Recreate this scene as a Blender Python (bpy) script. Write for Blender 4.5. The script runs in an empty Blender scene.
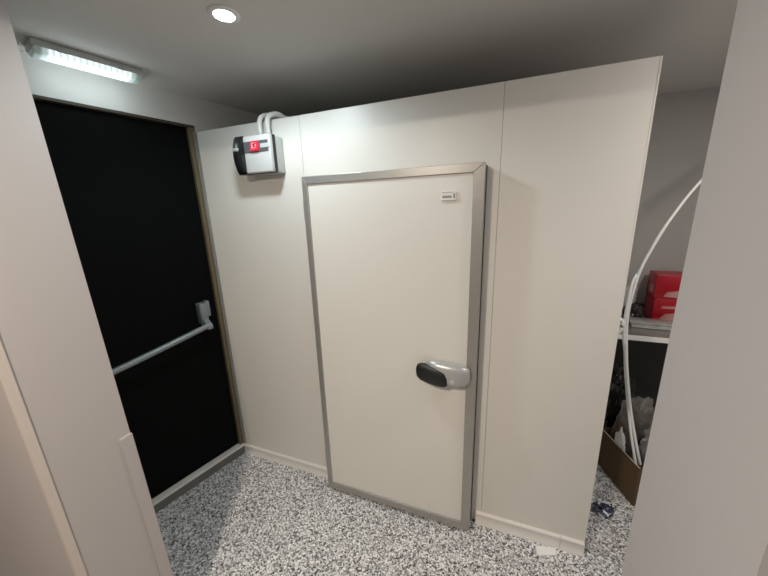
import bpy, bmesh, math, random
from mathutils import Vector, Matrix, noise

random.seed(7)
C = bpy.context.scene.collection
PI = math.pi
H = 2.2            # cold room height
W = 2.19           # cold room width
CEIL = 2.39
TH = 0.2471        # the door wall is this far off square with the cold room front

# ------------------------------------------------------------------ materials
def mat(name, col, rough=0.5, metal=0.0, var=0.04, scale=6.0, bump=0.0, bscale=60.0, spec=0.5, col2=None, trans=0.0, coat=0.0):
    m = bpy.data.materials.new(name); m.use_nodes = True
    nt = m.node_tree; n = nt.nodes; l = nt.links
    b = n['Principled BSDF']
    b.inputs['Roughness'].default_value = rough
    b.inputs['Metallic'].default_value = metal
    b.inputs['Specular IOR Level'].default_value = spec
    b.inputs['Transmission Weight'].default_value = trans
    b.inputs['Coat Weight'].default_value = coat
    tc = n.new('ShaderNodeTexCoord')
    nz = n.new('ShaderNodeTexNoise'); nz.inputs['Scale'].default_value = scale; nz.inputs['Detail'].default_value = 4
    l.new(tc.outputs['Object'], nz.inputs['Vector'])
    mx = n.new('ShaderNodeMix'); mx.data_type = 'RGBA'
    c2 = col2 if col2 else tuple(max(0, c * (1 - 2 * var)) for c in col)
    mx.inputs[6].default_value = (*col, 1); mx.inputs[7].default_value = (*c2, 1)
    l.new(nz.outputs['Fac'], mx.inputs[0]); l.new(mx.outputs[2], b.inputs['Base Color'])
    if bump:
        nb = n.new('ShaderNodeTexNoise'); nb.inputs['Scale'].default_value = bscale; nb.inputs['Detail'].default_value = 3
        l.new(tc.outputs['Object'], nb.inputs['Vector'])
        bp = n.new('ShaderNodeBump'); bp.inputs['Strength'].default_value = bump; bp.inputs['Distance'].default_value = 0.004
        l.new(nb.outputs['Fac'], bp.inputs['Height']); l.new(bp.outputs['Normal'], b.inputs['Normal'])
    return m

def floor_mat():
    m = bpy.data.materials.new('flake_floor'); m.use_nodes = True
    nt = m.node_tree; n = nt.nodes; l = nt.links; b = n['Principled BSDF']
    tc = n.new('ShaderNodeTexCoord')
    nz = n.new('ShaderNodeTexNoise'); nz.inputs['Scale'].default_value = 70; nz.inputs['Detail'].default_value = 2
    l.new(tc.outputs['Object'], nz.inputs['Vector'])
    ad = n.new('ShaderNodeMix'); ad.data_type = 'VECTOR'; ad.inputs[0].default_value = 0.012
    l.new(tc.outputs['Object'], ad.inputs[4]); l.new(nz.outputs['Color'], ad.inputs[5])
    v = n.new('ShaderNodeTexVoronoi'); v.inputs['Scale'].default_value = 150; v.inputs['Randomness'].default_value = 1
    l.new(ad.outputs[1], v.inputs['Vector'])
    sp = n.new('ShaderNodeSeparateColor'); l.new(v.outputs['Color'], sp.inputs[0])
    r = n.new('ShaderNodeValToRGB'); r.color_ramp.interpolation = 'CONSTANT'
    e = r.color_ramp.elements
    e[0].position = 0; e[0].color = (.06, .06, .065, 1)
    e[1].position = .14; e[1].color = (.20, .20, .21, 1)
    for p, c in ((.30, (.42, .42, .43)), (.54, (.64, .645, .65)), (.78, (.88, .88, .88))):
        k = e.new(p); k.color = (*c, 1)
    l.new(sp.outputs[0], r.inputs[0]); l.new(r.outputs[0], b.inputs['Base Color'])
    b.inputs['Roughness'].default_value = .45
    bp = n.new('ShaderNodeBump'); bp.inputs['Strength'].default_value = .25; bp.inputs['Distance'].default_value = .002
    l.new(v.outputs['Distance'], bp.inputs['Height']); l.new(bp.outputs['Normal'], b.inputs['Normal'])
    return m

def wrap_mat():
    m = mat('blue_wrapper', (.01, .014, .05), .22, coat=.4)
    nt = m.node_tree; n = nt.nodes; l = nt.links
    tc = n.new('ShaderNodeTexCoord'); v = n.new('ShaderNodeTexVoronoi'); v.inputs['Scale'].default_value = 48
    l.new(tc.outputs['Object'], v.inputs['Vector'])
    sp = n.new('ShaderNodeSeparateColor'); l.new(v.outputs['Color'], sp.inputs[0])
    r = n.new('ShaderNodeValToRGB'); r.color_ramp.interpolation = 'CONSTANT'; e = r.color_ramp.elements
    e[0].position = 0; e[0].color = (.008, .012, .04, 1); e[1].position = .55; e[1].color = (.10, .13, .22, 1)
    k = e.new(.72); k.color = (.75, .77, .80, 1)
    l.new(sp.outputs[0], r.inputs[0]); l.new(r.outputs[0], n['Principled BSDF'].inputs['Base Color'])
    return m

def emit(name, col, s):
    m = bpy.data.materials.new(name); m.use_nodes = True
    b = m.node_tree.nodes['Principled BSDF']
    b.inputs['Base Color'].default_value = (.8, .8, .8, 1)
    b.inputs['Emission Color'].default_value = (*col, 1); b.inputs['Emission Strength'].default_value = s
    return m

def diffuser_mat():
    # prismatic cover: bright over the tube, pale green and dim at the ends (object space, metres)
    m = bpy.data.materials.new('prismatic_cover'); m.use_nodes = True
    nt = m.node_tree; n = nt.nodes; l = nt.links; b = n['Principled BSDF']
    b.inputs['Base Color'].default_value = (.45, .58, .53, 1); b.inputs['Roughness'].default_value = .25
    tc = n.new('ShaderNodeTexCoord'); s = n.new('ShaderNodeSeparateXYZ'); l.new(tc.outputs['Object'], s.inputs[0])
    ab = n.new('ShaderNodeMath'); ab.operation = 'ABSOLUTE'; l.new(s.outputs[1], ab.inputs[0])
    mr = n.new('ShaderNodeMapRange'); mr.interpolation_type = 'SMOOTHSTEP'
    mr.inputs[1].default_value = .160; mr.inputs[2].default_value = .115; mr.inputs[3].default_value = .06; mr.inputs[4].default_value = 1.05
    l.new(ab.outputs[0], mr.inputs[0])
    w = n.new('ShaderNodeTexWave'); w.wave_type = 'BANDS'; w.bands_direction = 'Y'; w.inputs['Scale'].default_value = 16
    l.new(tc.outputs['Object'], w.inputs['Vector'])
    mr2 = n.new('ShaderNodeMapRange'); mr2.inputs[3].default_value = .62; mr2.inputs[4].default_value = 1.15; l.new(w.outputs['Fac'], mr2.inputs[0])
    mu = n.new('ShaderNodeMath'); mu.operation = 'MULTIPLY'; l.new(mr.outputs[0], mu.inputs[0]); l.new(mr2.outputs[0], mu.inputs[1])
    b.inputs['Emission Color'].default_value = (.84, .96, 1.0, 1)
    l.new(mu.outputs[0], b.inputs['Emission Strength'])
    return m

M = dict(
    panel=mat('panel_white', (.77, .75, .70), .38, var=.012, scale=3, bump=.03, bscale=9),
    leaf=mat('door_leaf_white', (.80, .78, .73), .33, var=.01, scale=3),
    alu=mat('brushed_aluminium', (.43, .42, .395), .38, .6, var=.06, scale=20),
    seal=mat('black_rubber', (.02, .02, .02), .6),
    wall=mat('wall_paint', (.66, .655, .635), .75, var=.02, bump=.05, bscale=40),
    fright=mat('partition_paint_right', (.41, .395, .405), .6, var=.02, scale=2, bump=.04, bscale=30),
    front=mat('partition_paint', (.45, .42, .41), .6, var=.02, scale=2, bump=.04, bscale=30),
    trimw=mat('partition_trim', (.55, .49, .445), .5, var=.02),
    wallb=mat('back_wall_paint', (.47, .455, .44), .8, var=.05, scale=3),
    ceil=mat('ceiling_paint', (.66, .655, .63), .8, var=.02, bump=.04, bscale=40),
    floor=floor_mat(),
    black=mat('black_door', (.004, .0045, .0045), .8, var=.1, spec=.08),
    wood=mat('frame_timber', (.19, .145, .08), .6, var=.2, scale=9),
    woodd=mat('frame_head_brown', (.06, .045, .03), .6, var=.2, scale=9),
    sill=mat('sill_metal', (.50, .49, .47), .45, .1, var=.1, scale=15),
    strip=mat('strip_metal', (.24, .235, .21), .5, .2),
    silld=mat('sill_stone', (.20, .195, .18), .6, var=.15, scale=15),
    barm=mat('bar_satin_grey', (.30, .32, .34), .4, .3, var=.05),
    lidp=mat('lid_plastic', (.60, .61, .61), .35, var=.02),
    white=mat('white_plastic', (.80, .80, .79), .35, var=.02),
    skirt=mat('skirting_pvc', (.80, .77, .73), .35, var=.02),
    grey=mat('grey_plastic', (.52, .54, .53), .4, var=.03),
    greyd=mat('dark_grey_plastic', (.10, .105, .11), .3, var=.05),
    blackp=mat('black_gloss_plastic', (.012, .013, .014), .22, var=.1, coat=.4),
    blackm=mat('black_grip', (.013, .013, .013), .45, var=.1),
    silver=mat('silver_plastic', (.50, .51, .51), .32, .35, var=.04),
    red=mat('red_switch', (.75, .02, .06), .3),
    redl=mat('switch_mark', (.9, .55, .6), .4),
    hose=mat('white_hose', (.88, .89, .89), .32, var=.02),
    conduit=mat('conduit_white', (.74, .74, .71), .4, var=.04, scale=30),
    redbox=mat('red_carton', (.47, .006, .018), .32, var=.15, scale=8),
    pinkish=mat('carton_print', (.60, .40, .38), .45, var=.2, scale=20, col2=(.42, .12, .13)),
    steel=mat('stainless_steel', (.52, .51, .49), .3, .85, var=.05),
    dark=mat('under_shelf_shade', (.055, .052, .048), .5, var=.1),  # near-black colour paints in the shade under the shelf
    card=mat('brown_cardboard', (.125, .078, .038), .75, var=.08, scale=12),
    cardin=mat('cardboard_inside', (.18, .13, .08), .8, var=.08, scale=12),
    carded=mat('cardboard_cut_edge', (.62, .54, .44), .8, var=.1, scale=40),
    paper=mat('white_paper', (.86, .86, .85), .6, var=.02),
    film=mat('clear_film', (.29, .275, .26), .12, var=.42, scale=14, coat=1, bump=.9, bscale=26),  # light and dark mottle paints highlights into the film
    bagb=mat('black_bag', (.015, .015, .015), .25, var=.2, coat=.3, bump=.5, bscale=40),
    brownbag=mat('brown_wrapping', (.10, .05, .03), .4, var=.2, scale=20),
    wrap=wrap_mat(),
    clear=mat('clear_tray', (.50, .50, .49), .15, var=.25, scale=30, coat=.4),
    textg=mat('print_grey', (.28, .25, .22), .6),
    lens=emit('lamp_lens', (.90, .95, 1.0), 40),
    lensw=emit('warm_lamp_lens', (1.0, .86, .72), 30),
    cover=diffuser_mat(),
)

# ------------------------------------------------------------------ mesh helpers
def BM(): return bmesh.new()

def add_box(bm, x0, x1, y0, y1, z0, z1, bev=0.0, seg=2):
    t = bmesh.new()
    vs = [t.verts.new((x, y, z)) for x in (x0, x1) for y in (y0, y1) for z in (z0, z1)]
    for f in ((0, 1, 3, 2), (4, 6, 7, 5), (0, 4, 5, 1), (2, 3, 7, 6), (0, 2, 6, 4), (1, 5, 7, 3)):
        t.faces.new([vs[i] for i in f])
    bmesh.ops.recalc_face_normals(t, faces=t.faces)
    if bev: bmesh.ops.bevel(t, geom=list(t.edges), offset=bev, segments=seg, affect='EDGES', profile=.5)
    merge(bm, t)

def merge(bm, t):
    me = bpy.data.meshes.new('tmp'); t.to_mesh(me); t.free(); bm.from_mesh(me); bpy.data.meshes.remove(me)

def add_prism(bm, pts, axis, a, b, bev=0.0, seg=2):
    """polygon pts in the plane normal to axis, pulled from a to b"""
    t = bmesh.new()
    def P(p, k):
        return {'x': (k, p[0], p[1]), 'y': (p[0], k, p[1]), 'z': (p[0], p[1], k)}[axis]
    A = [t.verts.new(P(p, a)) for p in pts]; B = [t.verts.new(P(p, b)) for p in pts]
    t.faces.new(A); t.faces.new(B[::-1])
    for i in range(len(pts)):
        j = (i + 1) % len(pts); t.faces.new((A[i], B[i], B[j], A[j]))
    bmesh.ops.recalc_face_normals(t, faces=t.faces)
    if bev: bmesh.ops.bevel(t, geom=list(t.edges), offset=bev, segments=seg, affect='EDGES', profile=.5)
    merge(bm, t)

def add_lathe(bm, prof, seg=32, loc=(0, 0, 0), axis='z', ring=False):
    t = bmesh.new(); rings = []
    for r, z in prof:
        rings.append([t.verts.new((r * math.cos(2*PI*i/seg), r * math.sin(2*PI*i/seg), z)) for i in range(seg)])
    for a, b in zip(rings, rings[1:]):
        for i in range(seg):
            j = (i + 1) % seg; t.faces.new((a[i], a[j], b[j], b[i]))
    if ring:
        for i in range(seg):
            j = (i + 1) % seg; t.faces.new((rings[-1][i], rings[-1][j], rings[0][j], rings[0][i]))
    else:
        for rg in (rings[0], rings[-1]): t.faces.new(rg)
    bmesh.ops.recalc_face_normals(t, faces=t.faces)
    if axis == 'y': bmesh.ops.rotate(t, verts=t.verts, matrix=Matrix.Rotation(PI/2, 3, 'X'))
    if axis == 'x': bmesh.ops.rotate(t, verts=t.verts, matrix=Matrix.Rotation(PI/2, 3, 'Y'))
    bmesh.ops.translate(t, verts=t.verts, vec=loc)
    merge(bm, t)

def spline(pts, n=12):
    P = [Vector(p) for p in pts]; P = [2*P[0]-P[1]] + P + [2*P[-1]-P[-2]]; out = []
    for i in range(1, len(P) - 2):
        a, b, c, d = P[i-1:i+3]
        for k in range(n):
            t = k / n
            out.append(.5*((2*b) + (c-a)*t + (2*a-5*b+4*c-d)*t*t + (3*b-a-3*c+d)*t**3))
    out.append(P[-2]); return out

def add_tube(bm, path, r, seg=12):
    path = [Vector(p) for p in path]; t = bmesh.new(); rings = []
    nrm = None
    for i, p in enumerate(path):
        d = (path[min(i+1, len(path)-1)] - path[max(i-1, 0)]).normalized()
        if nrm is None:
            nrm = d.orthogonal().normalized()
        nrm = (nrm - d * nrm.dot(d)).normalized(); bn = d.cross(nrm)
        rr = r(i / (len(path)-1)) if callable(r) else r
        rings.append([t.verts.new(p + (nrm*math.cos(2*PI*k/seg) + bn*math.sin(2*PI*k/seg))*rr) for k in range(seg)])
    for a, b in zip(rings, rings[1:]):
        for i in range(seg):
            j = (i + 1) % seg; t.faces.new((a[i], a[j], b[j], b[i]))
    t.faces.new(rings[0]); t.faces.new(rings[-1])
    bmesh.ops.recalc_face_normals(t, faces=t.faces)
    merge(bm, t)

def add_crumple(bm, loc, size, amp=.25, freq=2.2, seed=0, sub=4, flat=True):
    t = bmesh.new(); bmesh.ops.create_icosphere(t, subdivisions=sub, radius=1)
    off = Vector((seed*7.3, seed*3.1, seed*5.7))
    for v in t.verts:
        d = v.co.normalized()
        k = 1 + amp*noise.noise(d*freq+off) + amp*.8*abs(noise.noise(d*freq*2.3+off)) - amp*.5*abs(noise.noise(d*freq*4.7+off)) - amp*.3*abs(noise.noise(d*freq*9.1+off))
        c = d*k
        v.co = Vector((c.x*size[0], c.y*size[1], c.z*size[2])) + Vector(loc)
    if flat:
        z0 = loc[2] - size[2]*.75
        for v in t.verts:
            if v.co.z < z0: v.co.z = z0
    bmesh.ops.recalc_face_normals(t, faces=t.faces)
    merge(bm, t)

def obj(name, bm, m, parent=None, smooth=False, **props):
    me = bpy.data.meshes.new(name); bm.to_mesh(me); bm.free()
    o = bpy.data.objects.new(name, me); C.objects.link(o); me.materials.append(m)
    if smooth:
        for p in me.polygons: p.use_smooth = True
        try: me.set_sharp_from_angle(angle=math.radians(40))
        except Exception: pass
    if parent: o.parent = parent
    for k, v in props.items(): o[k] = v
    return o

def thing(name, label, cat, loc=(0, 0, 0), rotz=0, group=None):
    o = bpy.data.objects.new(name, None); C.objects.link(o)
    o.empty_display_size = .1
    o.location = loc; o.rotation_euler = (0, 0, rotz); o['label'] = label; o['category'] = cat
    if group: o['group'] = group
    return o

def tag(o, label, cat, group=None):
    o['label'] = label; o['category'] = cat
    if group: o['group'] = group
    return o

def struct(name, bm, m, label=None, cat=None, smooth=False):
    o = obj(name, bm, m, smooth=smooth); o['kind'] = 'structure'
    if label: o['label'] = label; o['category'] = cat
    return o

def place(o, loc, rotz=0):
    o.location = loc; o.rotation_euler = (0, 0, rotz); return o

# ------------------------------------------------------------------ the room
XR = 3.35; YB = 1.22; YN = -3.3; XL = -0.62
b = BM(); add_box(b, -1.2, XR + .1, YN - .1, YB + .1, -.08, 0)
struct('floor', b, M['floor'], 'floor of black, grey and white flakes around the cold room', 'floor')
b = BM(); add_box(b, -1.2, XR + .1, YN - .1, YB + .1, CEIL, CEIL + .08)
struct('ceiling', b, M['ceil'], 'plain grey painted ceiling above the cold room', 'ceiling')
b = BM(); add_box(b, .25, XR + .1, YB, YB + .1, 0, CEIL)
struct('wall_back', b, M['wallb'], 'grey back wall behind the shelf with red cartons', 'wall')
b = BM(); add_box(b, XR, XR + .1, YN, YB, 0, CEIL)
struct('wall_right', b, M['wall'], 'grey side wall beyond the steel shelf', 'wall')

# wall with the black door: local x = into the room, local -y = towards the camera
ES0, ES1, EZ = .0, 1.02, 2.236      # the frame runs from the cold room corner
b = BM()
add_box(b, -.12, 0, -.885, 1.30, EZ, CEIL)
add_box(b, -.12, 0, .004, 1.30, 0, EZ)
wl = struct('wall_left', b, M['wall'], 'pale wall above the black door and under the bulkhead light', 'wall')
place(wl, (0, 0, 0), -TH)

# partition with the opening the picture is taken through
def leanx(z): return .452 + (2.39 - z) * .0415
b = BM()
add_prism(b, [(-.227, 0), (leanx(0), 0), (leanx(CEIL), CEIL), (-.227, CEIL)], 'y', -1.13, -.90)
struct('wall_front_left', b, M['front'], 'beige wall reveal at the left edge, with trim strips', 'wall')
b = BM(); add_box(b, 1.96, XR, -1.13, -.90, 0, CEIL)
struct('wall_front_right', b, M['fright'], 'plain mauve grey wall reveal along the right edge', 'wall')
b = BM(); add_box(b, leanx(CEIL) - .03, 1.96, -1.13, -1.01, 2.26, CEIL)
struct('wall_lintel', b, M['front'], 'wall above the opening', 'wall')
# corner strips of the left reveal
b = BM()
def strip(b, y0, y1, z0, z1, t):
    tt = bmesh.new()
    vs = []
    for z in (z0, z1):
        x = leanx(z)
        vs.append([tt.verts.new(p) for p in ((x - .004, y0, z), (x + t, y0, z), (x + t, y1, z), (x - .004, y1, z))])
    A, B = vs
    tt.faces.new(A); tt.faces.new(B)
    for i in range(4): tt.faces.new((A[i], A[(i+1) % 4], B[(i+1) % 4], B[i]))
    bmesh.ops.recalc_face_normals(tt, faces=tt.faces)
    bmesh.ops.bevel(tt, geom=list(tt.edges), offset=min(.002, t*.4), segments=2, affect='EDGES')
    merge(b, tt)
strip(b, -.936, -.897, 0, .975, .007)
struct('trim_1', b, M['front'], 'low corner guard on the far edge of the left reveal', 'trim')
b = BM(); strip(b, -1.134, -1.110, 0, 1.9, .004)
struct('trim_2', b, M['trimw'], 'upright light strip on the near corner of the left reveal', 'trim')
# the room behind the camera
b = BM(); add_box(b, -1.1, XR, YN - .1, YN, 0, CEIL)
struct('wall_rear', b, M['front'])
b = BM(); add_box(b, -1.2, -1.1, YN, -.9, 0, CEIL)
struct('wall_side', b, M['front'])
b = BM(); add_box(b, -1.1, -.227, -1.13, -.90, 0, CEIL)
struct('wall_front_end', b, M['front'])

# ------------------------------------------------------------------ black door with push bar
door = thing('door_1', 'black fire exit door with grey push bar in the left wall', 'door', (0, 0, 0), -TH)
door['kind'] = 'structure'
b = BM(); add_box(b, -.075, -.026, -.985, -.034, .078, 2.222, .002)
obj('door_leaf', b, M['black'], door)
b = BM(); add_box(b, -.118, -.002, -.034, .003, .0, 2.222, .003)
obj('door_jamb', b, M['wood'], door, label='tan timber jamb')
b = BM(); add_box(b, -.118, -.002, -1.02, -.986, .0, 2.222, .003)
obj('door_jamb', b, M['wood'], door, label='tan timber jamb')
b = BM(); add_box(b, -.118, .001, -1.02, .003, 2.222, 2.2355, .003)
obj('door_head', b, M['woodd'], door, label='brown door head')
b = BM()
add_box(b, -.002, .010, -.013, .0, .09, 2.20, .002)
obj('edge_strip', b, M['strip'], door, label='grey metal edge strip beside the jamb')
b = BM(); add_box(b, -.118, .010, -.98, -.002, 0, .058, .003)
obj('sill', b, M['silld'], door, label='dark raised sill')
b = BM(); add_box(b, -.118, .014, -.98, -.003, .0582, .074, .003)
obj('sill_edge', b, M['skirt'], door, label='light metal edge on the sill')
# push bar
bar = BM(); zb0, zb1 = 1.06, .955
add_tube(bar, spline([(.066, -.135, zb0), (.072, -.30, 1.03), (.072, -.60, .975), (.066, -.90, .93)]), .0165, 12)
pb = obj('push_bar', bar, M['barm'], door, True, label='satin grey push bar')
b = BM(); add_box(b, -.028, .034, -.158, -.112, 1.055, 1.195, .010, 3)
add_box(b, -.028, .014, -.112, -.088, 1.10, 1.20, .004)
lb = obj('latch_box', b, M['barm'], pb, True)
b = BM(); add_prism(b, [(-.02, 1.075), (.03, 1.10), (.084, 1.062), (.084, 1.036), (.03, 1.030)], 'y', -.152, -.118, .006)
obj('bar_arm', b, M['barm'], pb, True)
b = BM(); add_box(b, -.028, .03, -.93, -.885, .93, 1.05, .010, 3); add_box(b, .0, .08, -.92, -.89, .915, .95, .005)
obj('hinge_box', b, M['barm'], pb, True)

# ------------------------------------------------------------------ cold room
cr = thing('cold_room', 'white panel built walk in cold room with an aluminium framed door', 'cold room', (0, 0, 0))
T = .08
g = .0006
def pan(x0, x1, z0=0.004, z1=H):
    b = BM(); add_box(b, x0 + g, x1 - g, 0, T, z0, z1, .0008, 1); return b
obj('wall_panel', pan(.012, .722), M['panel'], cr)
obj('wall_panel', pan(.722, 1.692), M['panel'], cr)
obj('wall_panel', pan(1.692, W), M['panel'], cr)
b = BM(); add_box(b, W - T, W, T + .001, 1.20, .004, H, .0015, 1)
obj('side_panel', b, M['panel'], cr)
b = BM(); add_prism(b, [(.05, T + .002), (W - T - .002, T + .002), (W - T - .002, 1.19), (.345, 1.19)], 'z', H - T, H)
obj('roof_panel', b, M['panel'], cr)
# pvc angle skirting with a rounded top bead
def skirt(b, x0, x1, h0=.068):
    prof = [(0, .0), (-.022, .0), (-.020, .008), (-.015, .014), (-.014, h0 - .018), (-.0155, h0 - .012), (-.0155, h0 - .006), (-.010, h0), (0, h0)]
    add_prism(b, prof, 'x', x0, x1)
b = BM(); skirt(b, .040, .736, .064); obj('skirting', b, M['skirt'], cr, True, label='white skirting left of the door')
b = BM(); skirt(b, .008, .0385, .064); obj('skirting', b, M['skirt'], cr, True)
b = BM(); skirt(b, 1.664, 2.082, .072); obj('skirting', b, M['skirt'], cr, True, label='white skirting right of the door')
b = BM(); skirt(b, 2.0835, W - .001, .072); obj('skirting', b, M['skirt'], cr, True)
b = BM(); add_box(b, W - .005, W + .0012, -.0008, .012, .074, H - .001, .0006)
obj('corner_angle', b, M['panel'], cr)

# cold room door
DX0, DX1, DZ0, DZ1, DY = .768, 1.637, .022, 1.895, -.090
b = BM(); add_box(b, DX0 + .006, DX1 - .006, DY + .006, -.012, DZ0 + .006, DZ1 - .006, .004)
dr = obj('door', b, M['leaf'], cr, label='white cold room door leaf')
L, R_, TP, BT = .029, .045, .036, .042
e = .0002
OL, OR, OB, OT = DX0, DX1, DZ0, DZ1
IL, IR, IB, IT = DX0 + L, DX1 - R_, DZ0 + BT, DZ1 - TP
for nm, pts in (('door_frame_stile', [(OL, OB + e), (OL, OT - e), (IL, IT - e), (IL, IB + e)]),
                ('door_frame_stile', [(OR, OB + e), (OR, OT - e), (IR, IT - e), (IR, IB + e)]),
                ('door_frame_rail', [(OL + e, OT), (OR - e, OT), (IR - e, IT), (IL + e, IT)]),
                ('door_frame_rail', [(OL + e, OB), (OR - e, OB), (IR - e, IB), (IL + e, IB)])):
    b = BM(); add_prism(b, pts, 'y', DY - .003, -.016, .0015, 2); obj(nm, b, M['alu'], dr)
b = BM(); add_box(b, DX0 + .004, DX1 + .004, -.016, .0, DZ0 + .004, DZ1 - .002, .003)
obj('door_gasket', b, M['seal'], dr)
for z0, z1 in ((1.69, 1.775), (.135, .285)):
    b = BM()
    add_box(b, DX0 - .026, DX0 + .004, -.060, .0, z0, z1, .004)
    add_lathe(b, [(.0085, z0 - .006), (.0095, z0 - .003), (.0095, z1 + .003), (.0085, z1 + .006)], 14, (DX0 - .012, -.062, 0))
    obj('hinge', b, M['sill'], dr, True)
# handle: silver oval shell and black grip
def loft(b, secs, seg=20, p=2.6):
    """secs: (x, yc, zc, ry, rz) superellipse sections along x"""
    t = bmesh.new(); rings = []
    for x, yc, zc, ry, rz in secs:
        rg = []
        for k in range(seg):
            a = 2*PI*k/seg; c, s = math.cos(a), math.sin(a)
            rg.append(t.verts.new((x, yc + ry*math.copysign(abs(c)**(2/p), c), zc + rz*math.copysign(abs(s)**(2/p), s))))
        rings.append(rg)
    for A, B in zip(rings, rings[1:]):
        for i in range(seg):
            j = (i+1) % seg; t.faces.new((A[i], A[j], B[j], B[i]))
    t.faces.new(rings[0]); t.faces.new(rings[-1]); bmesh.ops.recalc_face_normals(t, faces=t.faces); merge(b, t)
b = BM()
yh = DY - .033
loft(b, [(1.405, yh + .008, .992, .012, .010), (1.411, yh + .006, .992, .020, .018), (1.432, yh + .003, .985, .027, .034), (1.467, yh, .968, .031, .050),
         (1.512, yh, .957, .033, .058), (1.557, yh, .955, .032, .057), (1.587, yh + .003, .956, .028, .050), (1.605, yh + .006, .957, .020, .038), (1.611, yh + .010, .957, .012, .024)])
obj('handle_shell', b, M['silver'], dr, True, label='silver handle shell')
b = BM()
loft(b, [(1.359, yh - .008, .960, .008, .016), (1.364, yh - .008, .958, .014, .032), (1.380, yh - .008, .955, .020, .044), (1.420, yh - .010, .950, .025, .050),
         (1.462, yh - .012, .944, .028, .050), (1.498, yh - .012, .938, .027, .043), (1.512, yh - .010, .935, .022, .032), (1.517, yh - .008, .933, .012, .018)])
obj('handle_grip', b, M['blackm'], dr, True, label='black handle grip')
b = BM(); add_lathe(b, [(.011, 0), (.011, .004), (.009, .006)], 18, (1.535, yh - .0285, .934), 'y')
obj('handle_lock', b, M['grey'], dr, True)
# small plate near the top of the door, its print too small to read
b = BM(); add_box(b, 1.462, 1.526, DY - .0035, DY + .007, 1.752, 1.789, .002)
obj('door_plate', b, M['white'], dr, label='small white door plate')
b = BM()
x = 1.4685
for wd in (.008, .0045, .006, .0045, .005, .006, .005):
    add_box(b, x, x + wd - .0012, DY - .0042, DY - .003, 1.763, 1.7725); x += wd
add_box(b, 1.5135, 1.5205, DY - .0042, DY - .003, 1.761, 1.781)
add_box(b, 1.4665, 1.5115, DY - .0042, DY - .003, 1.7845, 1.7865)
obj('plate_print', b, M['textg'], dr)
# pipe bracket on the side of the cold room
b = BM()
add_tube(b, spline([(W - .002, .05, 1.245), (W + .022, .05, 1.235), (W + .026, .05, 1.215)]), .008, 10)
add_tube(b, spline([(W - .002, .05, 1.175), (W + .018, .05, 1.182), (W + .026, .05, 1.20)]), .008, 10)
obj('pipe_bracket', b, M['white'], cr, True)

# ------------------------------------------------------------------ control box on the cold room front
cb = thing('control_box', 'grey and black control box with a red switch on the cold room', 'control box', (.5, 0, 1.93))
X0, X1, ZH = -.118, .112, .178
b = BM(); add_box(b, X0 + .012, X1, -.062, -.0005, 0, ZH, .008, 3)
obj('housing', b, M['grey'], cb, True, label='light grey back housing')
b = BM(); add_box(b, X0 + .014, X1 + .0015, -.079, -.0625, -.001, ZH + .0015, .003)
obj('gasket', b, M['blackm'], cb, label='black seal between lid and housing')
b = BM(); add_box(b, X0 + .060, X1 - .001, -.105, -.0795, .001, ZH + .001, .007, 3)
obj('lid', b, M['lidp'], cb, True, label='white lid')
# black display end with a bowed front
prof = []
for k in range(15):
    t = k / 14; prof.append((-.100 - .026*math.sin(PI*t)**.7, -.004 + (ZH + .010)*t))
prof += [(-.052, ZH + .004), (-.052, -.002)]
b = BM(); add_prism(b, prof, 'x', X0 + .004, X0 + .061, .004)
dsp = obj('display_end', b, M['blackp'], cb, True, label='glossy black bowed end')
b = BM(); add_box(b, X0 + .008, X0 + .044, -.131, -.120, .108, .124, .003)
obj('badge', b, M['silver'], dsp, True, label='silver bar')
b = BM(); add_box(b, X0 + .064, X1 - .012, -.1075, -.104, .098, .152, .002)
st = obj('switch_strip', b, M['greyd'], cb, label='dark recessed switch strip')
b = BM(); add_box(b, X0 + .170, X1 - .004, -.1090, -.1070, .116, .136, .001)
obj('cover_strip', b, M['grey'], st)
b = BM(); add_prism(b, [(-.107, .100), (-.121, .104), (-.113, .126), (-.118, .149), (-.107, .152)], 'x', X0 + .112, X0 + .162, .002)
sw = obj('red_switch', b, M['red'], cb, True, label='red rocker switch')
b = BM()
for (x0, x1, z0, z1) in ((.124, .150, .1385, .1405), (.124, .150, .116, .118), (.124, .1265, .118, .1385), (.1475, .150, .124, .134)):
    add_box(b, X0 + x0, X0 + x1, -.1195, -.113, z0, z1)
obj('switch_mark', b, M['redl'], sw, label='pale mark')
for gx in (.000, .050):
    b = BM()
    add_lathe(b, [(.0185, ZH - .004), (.0185, ZH + .012), (.016, ZH + .014), (.016, ZH + .022)], 10, (gx, -.030, 0))
    obj('cable_gland', b, M['grey'], cb, True)
for gx, dxx in ((.000, .016), (.050, .020)):
    b = BM()
    add_tube(b, spline([(gx, -.030, ZH + .012), (gx + .001, -.033, ZH + .045), (gx + .003, -.032, .262), (gx + .010, -.014, .287), (gx + .010 + dxx, .020, .297), (gx + .02 + dxx, .060, .289), (gx + .03 + dxx, .12, .2845), (gx + .03 + dxx, .45, .2845)], 10), .0128, 12)
    obj('conduit', b, M['conduit'], cb, True, label='white flexible conduit looping over the panel top')

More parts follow.
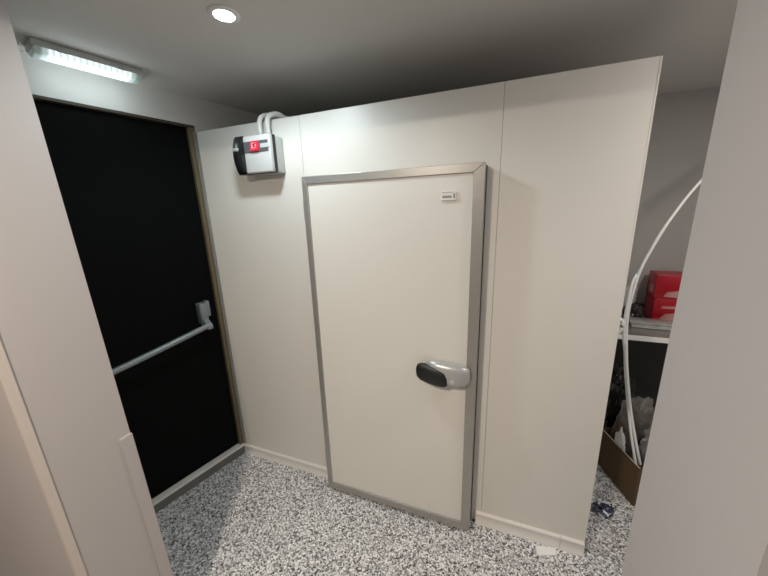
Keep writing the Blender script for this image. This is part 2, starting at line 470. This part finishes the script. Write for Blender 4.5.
# ------------------------------------------------------------------ lights as fittings
el = thing('bulkhead_light', 'long white emergency bulkhead light on the ceiling above the black door', 'light fitting', (.013, -.478, CEIL), -TH)
b = BM(); add_box(b, -.052, .058, -.178, .178, -.026, -.0005, .006, 3)
obj('base', b, M['grey'], el, True, label='grey base')
tt = BM(); add_prism(tt, [(-.050, -.024), (.056, -.024), (.050, -.038), (.030, -.047), (-.026, -.047), (-.044, -.038)], 'y', -.174, .174, .008, 3)
obj('diffuser', tt, M['cover'], el, True, label='lit prismatic cover')
b = BM()
add_box(b, .0575, .0625, .080, .110, -.030, -.012, .002); obj('clip', b, M['grey'], el)
b = BM(); add_box(b, .0575, .0625, -.110, -.080, -.030, -.012, .002); obj('clip', b, M['grey'], el)
dl = thing('downlight', 'small round recessed ceiling downlight in front of the control box', 'light fitting', (.776, -.473, CEIL))
b = BM(); add_lathe(b, [(.034, -.006), (.048, -.006), (.052, -.003), (.052, -.0005), (.034, -.0005)], 36, ring=True)
obj('ring', b, M['white'], dl, True)
b = BM(); add_lathe(b, [(.0335, -.0045), (.0335, -.001)], 32)
obj('lens', b, M['lens'], dl, True)
wd = thing('ceiling_lamp', 'warm round ceiling lamp in the room behind the opening', 'light fitting', (1.06, -1.95, CEIL))
b = BM(); add_lathe(b, [(.070, -.010), (.085, -.010), (.090, -.004), (.090, -.0005), (.070, -.0005)], 36, ring=True)
obj('ring', b, M['white'], wd, True)
b = BM(); add_lathe(b, [(.069, -.008), (.069, -.001)], 32)
obj('lens', b, M['lensw'], wd, True)

def lamp(name, kind, loc, energy, col, size=.05, rot=(0, 0, 0), **kw):
    d = bpy.data.lights.new(name, kind); d.energy = energy; d.color = col
    if kind == 'AREA':
        d.shape = kw.get('shape', 'DISK'); d.size = size
        if 'size_y' in kw: d.size_y = kw['size_y']
        if 'spread' in kw: d.spread = kw['spread']
    else: d.shadow_soft_size = size
    if kind == 'SPOT': d.spot_size = kw['spot']; d.spot_blend = kw['blend']
    o = bpy.data.objects.new(name, d); C.objects.link(o); o.location = loc; o.rotation_euler = rot; return o
lamp('downlight_lamp', 'SPOT', (.776, -.473, CEIL - .012), 33, (.83, .955, 1.0), .065, spot=math.radians(172), blend=.6)
for k in (-.10, .0, .10):
    lamp('bulkhead_lamp', 'POINT', (.013 + k*math.sin(TH) - .01, -.478 + k*math.cos(TH), CEIL - .088), .22, (.84, .97, 1.0), .03)
lamp('warm_lamp', 'AREA', (1.06, -1.95, CEIL - .014), 35, (1.0, .865, .725), .13)
lamp('shelf_fill', 'AREA', (2.85, -.35, CEIL - .01), 12.0, (1.0, .94, .89), .20)  # added fill to brighten the shelf passage, no fitting here

# ------------------------------------------------------------------ the passage at the right
TZ = .95
tb = thing('wall_shelf', 'deep stainless steel shelf on the back wall carrying red cartons', 'shelf', (2.80, .93, TZ - .06))
b = BM(); add_box(b, -.41, .45, -.255, .288, .056, .060, .001)
obj('shelf_top', b, M['steel'], tb)
b = BM(); add_box(b, -.41, .45, -.262, -.2555, .030, .0615, .002)
obj('front_edge', b, M['white'], tb, label='bright front edge')
b = BM(); add_box(b, -.41, .45, .281, .2885, .0605, .12, .002)
obj('upstand', b, M['steel'], tb)
for sx in (-.33, .36):
    b = BM(); add_prism(b, [(-.22, .0555), (.288, .0555), (.288, -.12), (.26, -.12), (-.22, .035)], 'x', sx - .012, sx + .012, .002)
    obj('bracket', b, M['steel'], tb)
b = BM(); add_box(b, -.42, .42, -.006, .006, 0, .80, .002)  # dark sheet standing in for the shade under the shelf
o = obj('shade_board', b, M['dark']); place(o, (2.84, 1.205, .001)); tag(o, 'dark sheet against the back wall, added for the shade under the shelf', 'shade sheet')

def carton(loc, rz, label, flip):
    t = thing('carton', label, 'carton', loc, rz, 'red cartons on the steel shelf')
    b = BM(); add_box(b, -.125, .125, -.082, .082, .0005, .155, .006, 2)
    obj('box_body', b, M['redbox'], t, True)
    b = BM(); add_box(b, -.121, .121, -.078, .078, .152, .1575, .002)
    obj('lid_flap', b, M['redbox'], t)
    # pale printed shapes on the front and left faces
    def blob(pts, face):
        b = BM()
        if face == 'front': add_prism(b, pts, 'y', -.0835, -.0815)
        else: add_prism(b, pts, 'x', -.1265, -.1245)
        obj('printed_shape', b, M['pinkish'], t, label='pale printed shape')
    if flip:
        blob([(-.075, .012), (.06, .010), (.11, .03), (.11, .055), (.02, .062), (-.03, .050), (-.06, .045)], 'front')
        blob([(-.06, .035), (.02, .022), (.03, .06), (-.01, .085), (-.05, .075)], 'left')
    else:
        blob([(-.090, .010), (.08, .008), (.11, .025), (.09, .055), (.0, .065), (-.06, .055)], 'front')
        blob([(-.085, .090), (-.01, .092), (-.01, .110), (-.080, .106)], 'front')
    return t
carton((2.818, 1.072, TZ), -.06, 'red printed carton lying directly on the steel shelf, under another', False)
carton((2.812, 1.070, TZ + .158), -.10, 'red printed carton stacked on top of the other red carton', True)

# clear tray with lid in front of the cartons
t = thing('clear_tray', 'clear plastic tray with lid in front of the red cartons', 'tray', (2.70, .865, TZ), -.06)
b = BM(); add_box(b, -.175, .2, -.055, .055, .0005, .030, .008, 3); obj('tray_body', b, M['clear'], t, True)
b = BM(); add_box(b, -.180, .205, -.060, .060, .0305, .038, .003); obj('tray_lid', b, M['clear'], t, True)
# dark clutter left of the cartons
b = BM(); add_crumple(b, (0, 0, .048), (.055, .055, .064), .35, 1.6, 3)
o = obj('black_bundle', b, M['bagb'], smooth=True); place(o, (2.585, 1.005, TZ + .0005)); tag(o, 'crumpled black bundle on the steel shelf left of the red cartons', 'bundle')
t = thing('storage_jar', 'grey lidded plastic tub behind the hoses left of the red cartons', 'tub', (2.57, 1.13, TZ))
b = BM(); add_lathe(b, [(.052, .0005), (.058, .01), (.061, .17), (.061, .18)], 28); obj('tub_body', b, M['grey'], t, True)
b = BM(); add_lathe(b, [(.063, .1805), (.064, .185), (.064, .200), (.058, .206)], 28); obj('tub_lid', b, M['grey'], t, True)

# black refuse bag standing behind the box
b = BM(); add_crumple(b, (0, 0, .25), (.125, .11, .34), .22, 2.0, 5, 5)
o = obj('black_bag', b, M['bagb'], smooth=True); place(o, (2.535, .93, .001)); tag(o, 'black bag standing behind the cardboard box under the shelf', 'bag')

# cardboard box standing open on the floor
BX = thing('cardboard_box', 'open brown cardboard box on the floor full of clear plastic bags', 'box', (2.517, .384, 0), -.3135)
LX, LY, HB = .42, .345, .262      # local: corner nearest the camera at the origin, y along the visible side
def wallb(x0, x1, y0, y1):
    b = BM(); add_box(b, x0, x1, y0, y1, .0005, HB, .0015, 1); return b
BX.rotation_euler = (0, 0, math.atan2(.101, .312))
s_ = obj('side_wall', wallb(0, .006, 0, LY), M['card'], BX)
obj('side_wall', wallb(LX - .006, LX, 0, LY), M['card'], BX)
obj('side_wall', wallb(.0065, LX - .0065, 0, .006), M['card'], BX)
obj('side_wall', wallb(.0065, LX - .0065, LY - .006, LY), M['card'], BX)
b = BM(); add_box(b, .0065, LX - .0065, .0065, LY - .0065, .001, .006); obj('bottom', b, M['cardin'], BX)
b = BM(); add_box(b, .0002, .0058, .002, LY - .002, HB, HB + .0016, .0005, 1)
obj('cut_edge', b, M['carded'], BX, label='pale cut edge')
Rb = Matrix.Rotation(BX.rotation_euler.z, 4, 'Z')
def inbox(x, y, z): return Vector((2.517, .384, 0)) + (Rb @ Vector((x, y, z)))
def bag(loc, size, seed, m, label, cat='bag', group=None, name='plastic_bag', amp=.32, fr=1.9):
    b = BM(); add_crumple(b, (0, 0, size[2]*.75), size, amp, fr, seed, 5)
    o = obj(name, b, m, smooth=True); place(o, loc, BX.rotation_euler.z); tag(o, label, cat, group); return o
bag(inbox(.215, .110, .0065), (.145, .080, .250), 1, M['film'], 'clear plastic bag at the near end of the cardboard box', 'bag', 'clear bags in the cardboard box')
bag(inbox(.165, .285, .0065), (.125, .048, .295), 2, M['film'], 'tallest clear plastic bag, at the far end of the cardboard box', 'bag', 'clear bags in the cardboard box', amp=.24)
bag(inbox(.032, .210, .0065), (.020, .048, .200), 8, M['paper'], 'crumpled white paper bag by the edge of the cardboard box', 'bag', None, 'paper_bag', .22)
bag(inbox(.036, .228, .325), (.022, .030, .032), 9, M['brownbag'], 'dark brown wrapping above the white paper bag', 'wrapping', None, 'brown_wrapping', .35)

# hoses
hp = [(3.05, .50, 2.20), (2.80, .48, 2.06), (2.65, .47, 1.925), (2.577, .47, 1.822), (2.531, .47, 1.744), (2.486, .47, 1.648), (2.451, .47, 1.566), (2.426, .47, 1.486), (2.405, .47, 1.420), (2.389, .47, 1.343), (2.380, .47, 1.264), (2.374, .47, 1.173), (2.376, .47, 1.090), (2.384, .47, 1.007), (2.397, .47, .910), (2.413, .47, .809), (2.437, .47, .684), (2.461, .47, .571), (2.491, .47, .452), (2.520, .47, .344), (2.553, .47, .228)]
b = BM(); add_tube(b, spline(hp, 5), lambda t: .0058 + .0018*min(1, max(0, (t - .2)/.3)), 12)
o = obj('hose', b, M['hose'], smooth=True); tag(o, 'long white hose arching from the cardboard box up to the right', 'hose')
hq = [(2.95, .66, 2.15), (2.75, .65, 1.99), (2.659, .64, 1.843), (2.610, .64, 1.759), (2.546, .62, 1.643), (2.479, .58, 1.505), (2.437, .54, 1.433), (2.407, .50, 1.385), (2.383, .472, 1.352), (2.368, .46, 1.316), (2.362, .455, 1.237), (2.359, .455, 1.156), (2.363, .460, 1.073), (2.375, .468, .990), (2.394, .482, .914), (2.409, .484, .814), (2.432, .484, .690), (2.452, .478, .576), (2.472, .460, .458), (2.496, .452, .350), (2.526, .450, .234)]
b = BM(); add_tube(b, spline(hq, 6), lambda t: .0052 + .0015*min(1, max(0, (t - .3)/.2)), 12)
o = obj('hose', b, M['hose'], smooth=True); tag(o, 'thinner white hose that splits off left of the long arching one', 'hose')

# litter on the floor
b = BM(); add_crumple(b, (0, 0, .022), (.055, .040, .032), .45, 2.6, 11, 4)
o = obj('crumpled_wrapper', b, M['wrap'], smooth=True); place(o, (2.355, .292, .001), .4); tag(o, 'small crumpled dark blue and white wrapper on the floor near the box', 'wrapper')
b = BM()
t_ = bmesh.new(); nn = 8
q = [Vector((1.972, -.089, 0)), Vector((2.066, -.058, 0)), Vector((2.067, -.022, 0)), Vector((1.966, -.042, 0))]
grid = [[None]*(nn+1) for _ in range(nn+1)]
for i in range(nn+1):
    for j in range(nn+1):
        u, v = i/nn, j/nn
        pt = (q[0]*(1-u) + q[1]*u)*(1-v) + (q[3]*(1-u) + q[2]*u)*v
        pt.z = .0015 + .004*(u-.5)**2 + .003*v
        grid[i][j] = t_.verts.new(pt - Vector((2.018, -.053, 0)))
for i in range(nn):
    for j in range(nn): t_.faces.new((grid[i][j], grid[i+1][j], grid[i+1][j+1], grid[i][j+1]))
merge(b, t_)
o = obj('paper_slip', b, M['paper'], smooth=True); place(o, (2.018, -.053, 0)); tag(o, 'small white paper slip on the floor by the skirting', 'paper')
sol = o.modifiers.new('thick', 'SOLIDIFY'); sol.thickness = .0012; sol.offset = 1

# ------------------------------------------------------------------ world, camera
w = bpy.data.worlds.new('world'); bpy.context.scene.world = w; w.use_nodes = True
w.node_tree.nodes['Background'].inputs[0].default_value = (.9, .92, 1, 1); w.node_tree.nodes['Background'].inputs[1].default_value = .05
vs = bpy.context.scene.view_settings
vs.view_transform = 'Standard'; vs.look = 'None'; vs.exposure = 0; vs.gamma = 1
cam = bpy.data.cameras.new('camera'); co = bpy.data.objects.new('camera', cam); C.objects.link(co)
yaw, pitch, roll = .36393, -.23955, -.03097
f = Vector((-math.sin(yaw)*math.cos(pitch), math.cos(yaw)*math.cos(pitch), math.sin(pitch)))
r0 = Vector((math.cos(yaw), math.sin(yaw), 0)); u0 = r0.cross(f)
r = r0*math.cos(roll) + u0*math.sin(roll); u = r.cross(f)
mw = Matrix((( r.x, u.x, -f.x, 1.70998), (r.y, u.y, -f.y, -1.46188), (r.z, u.z, -f.z, 1.71009), (0, 0, 0, 1)))
co.matrix_world = mw
cam.sensor_fit = 'HORIZONTAL'; cam.sensor_width = 36; cam.lens = 308.115 / 768 * 36; cam.clip_start = .02
bpy.context.scene.camera = co
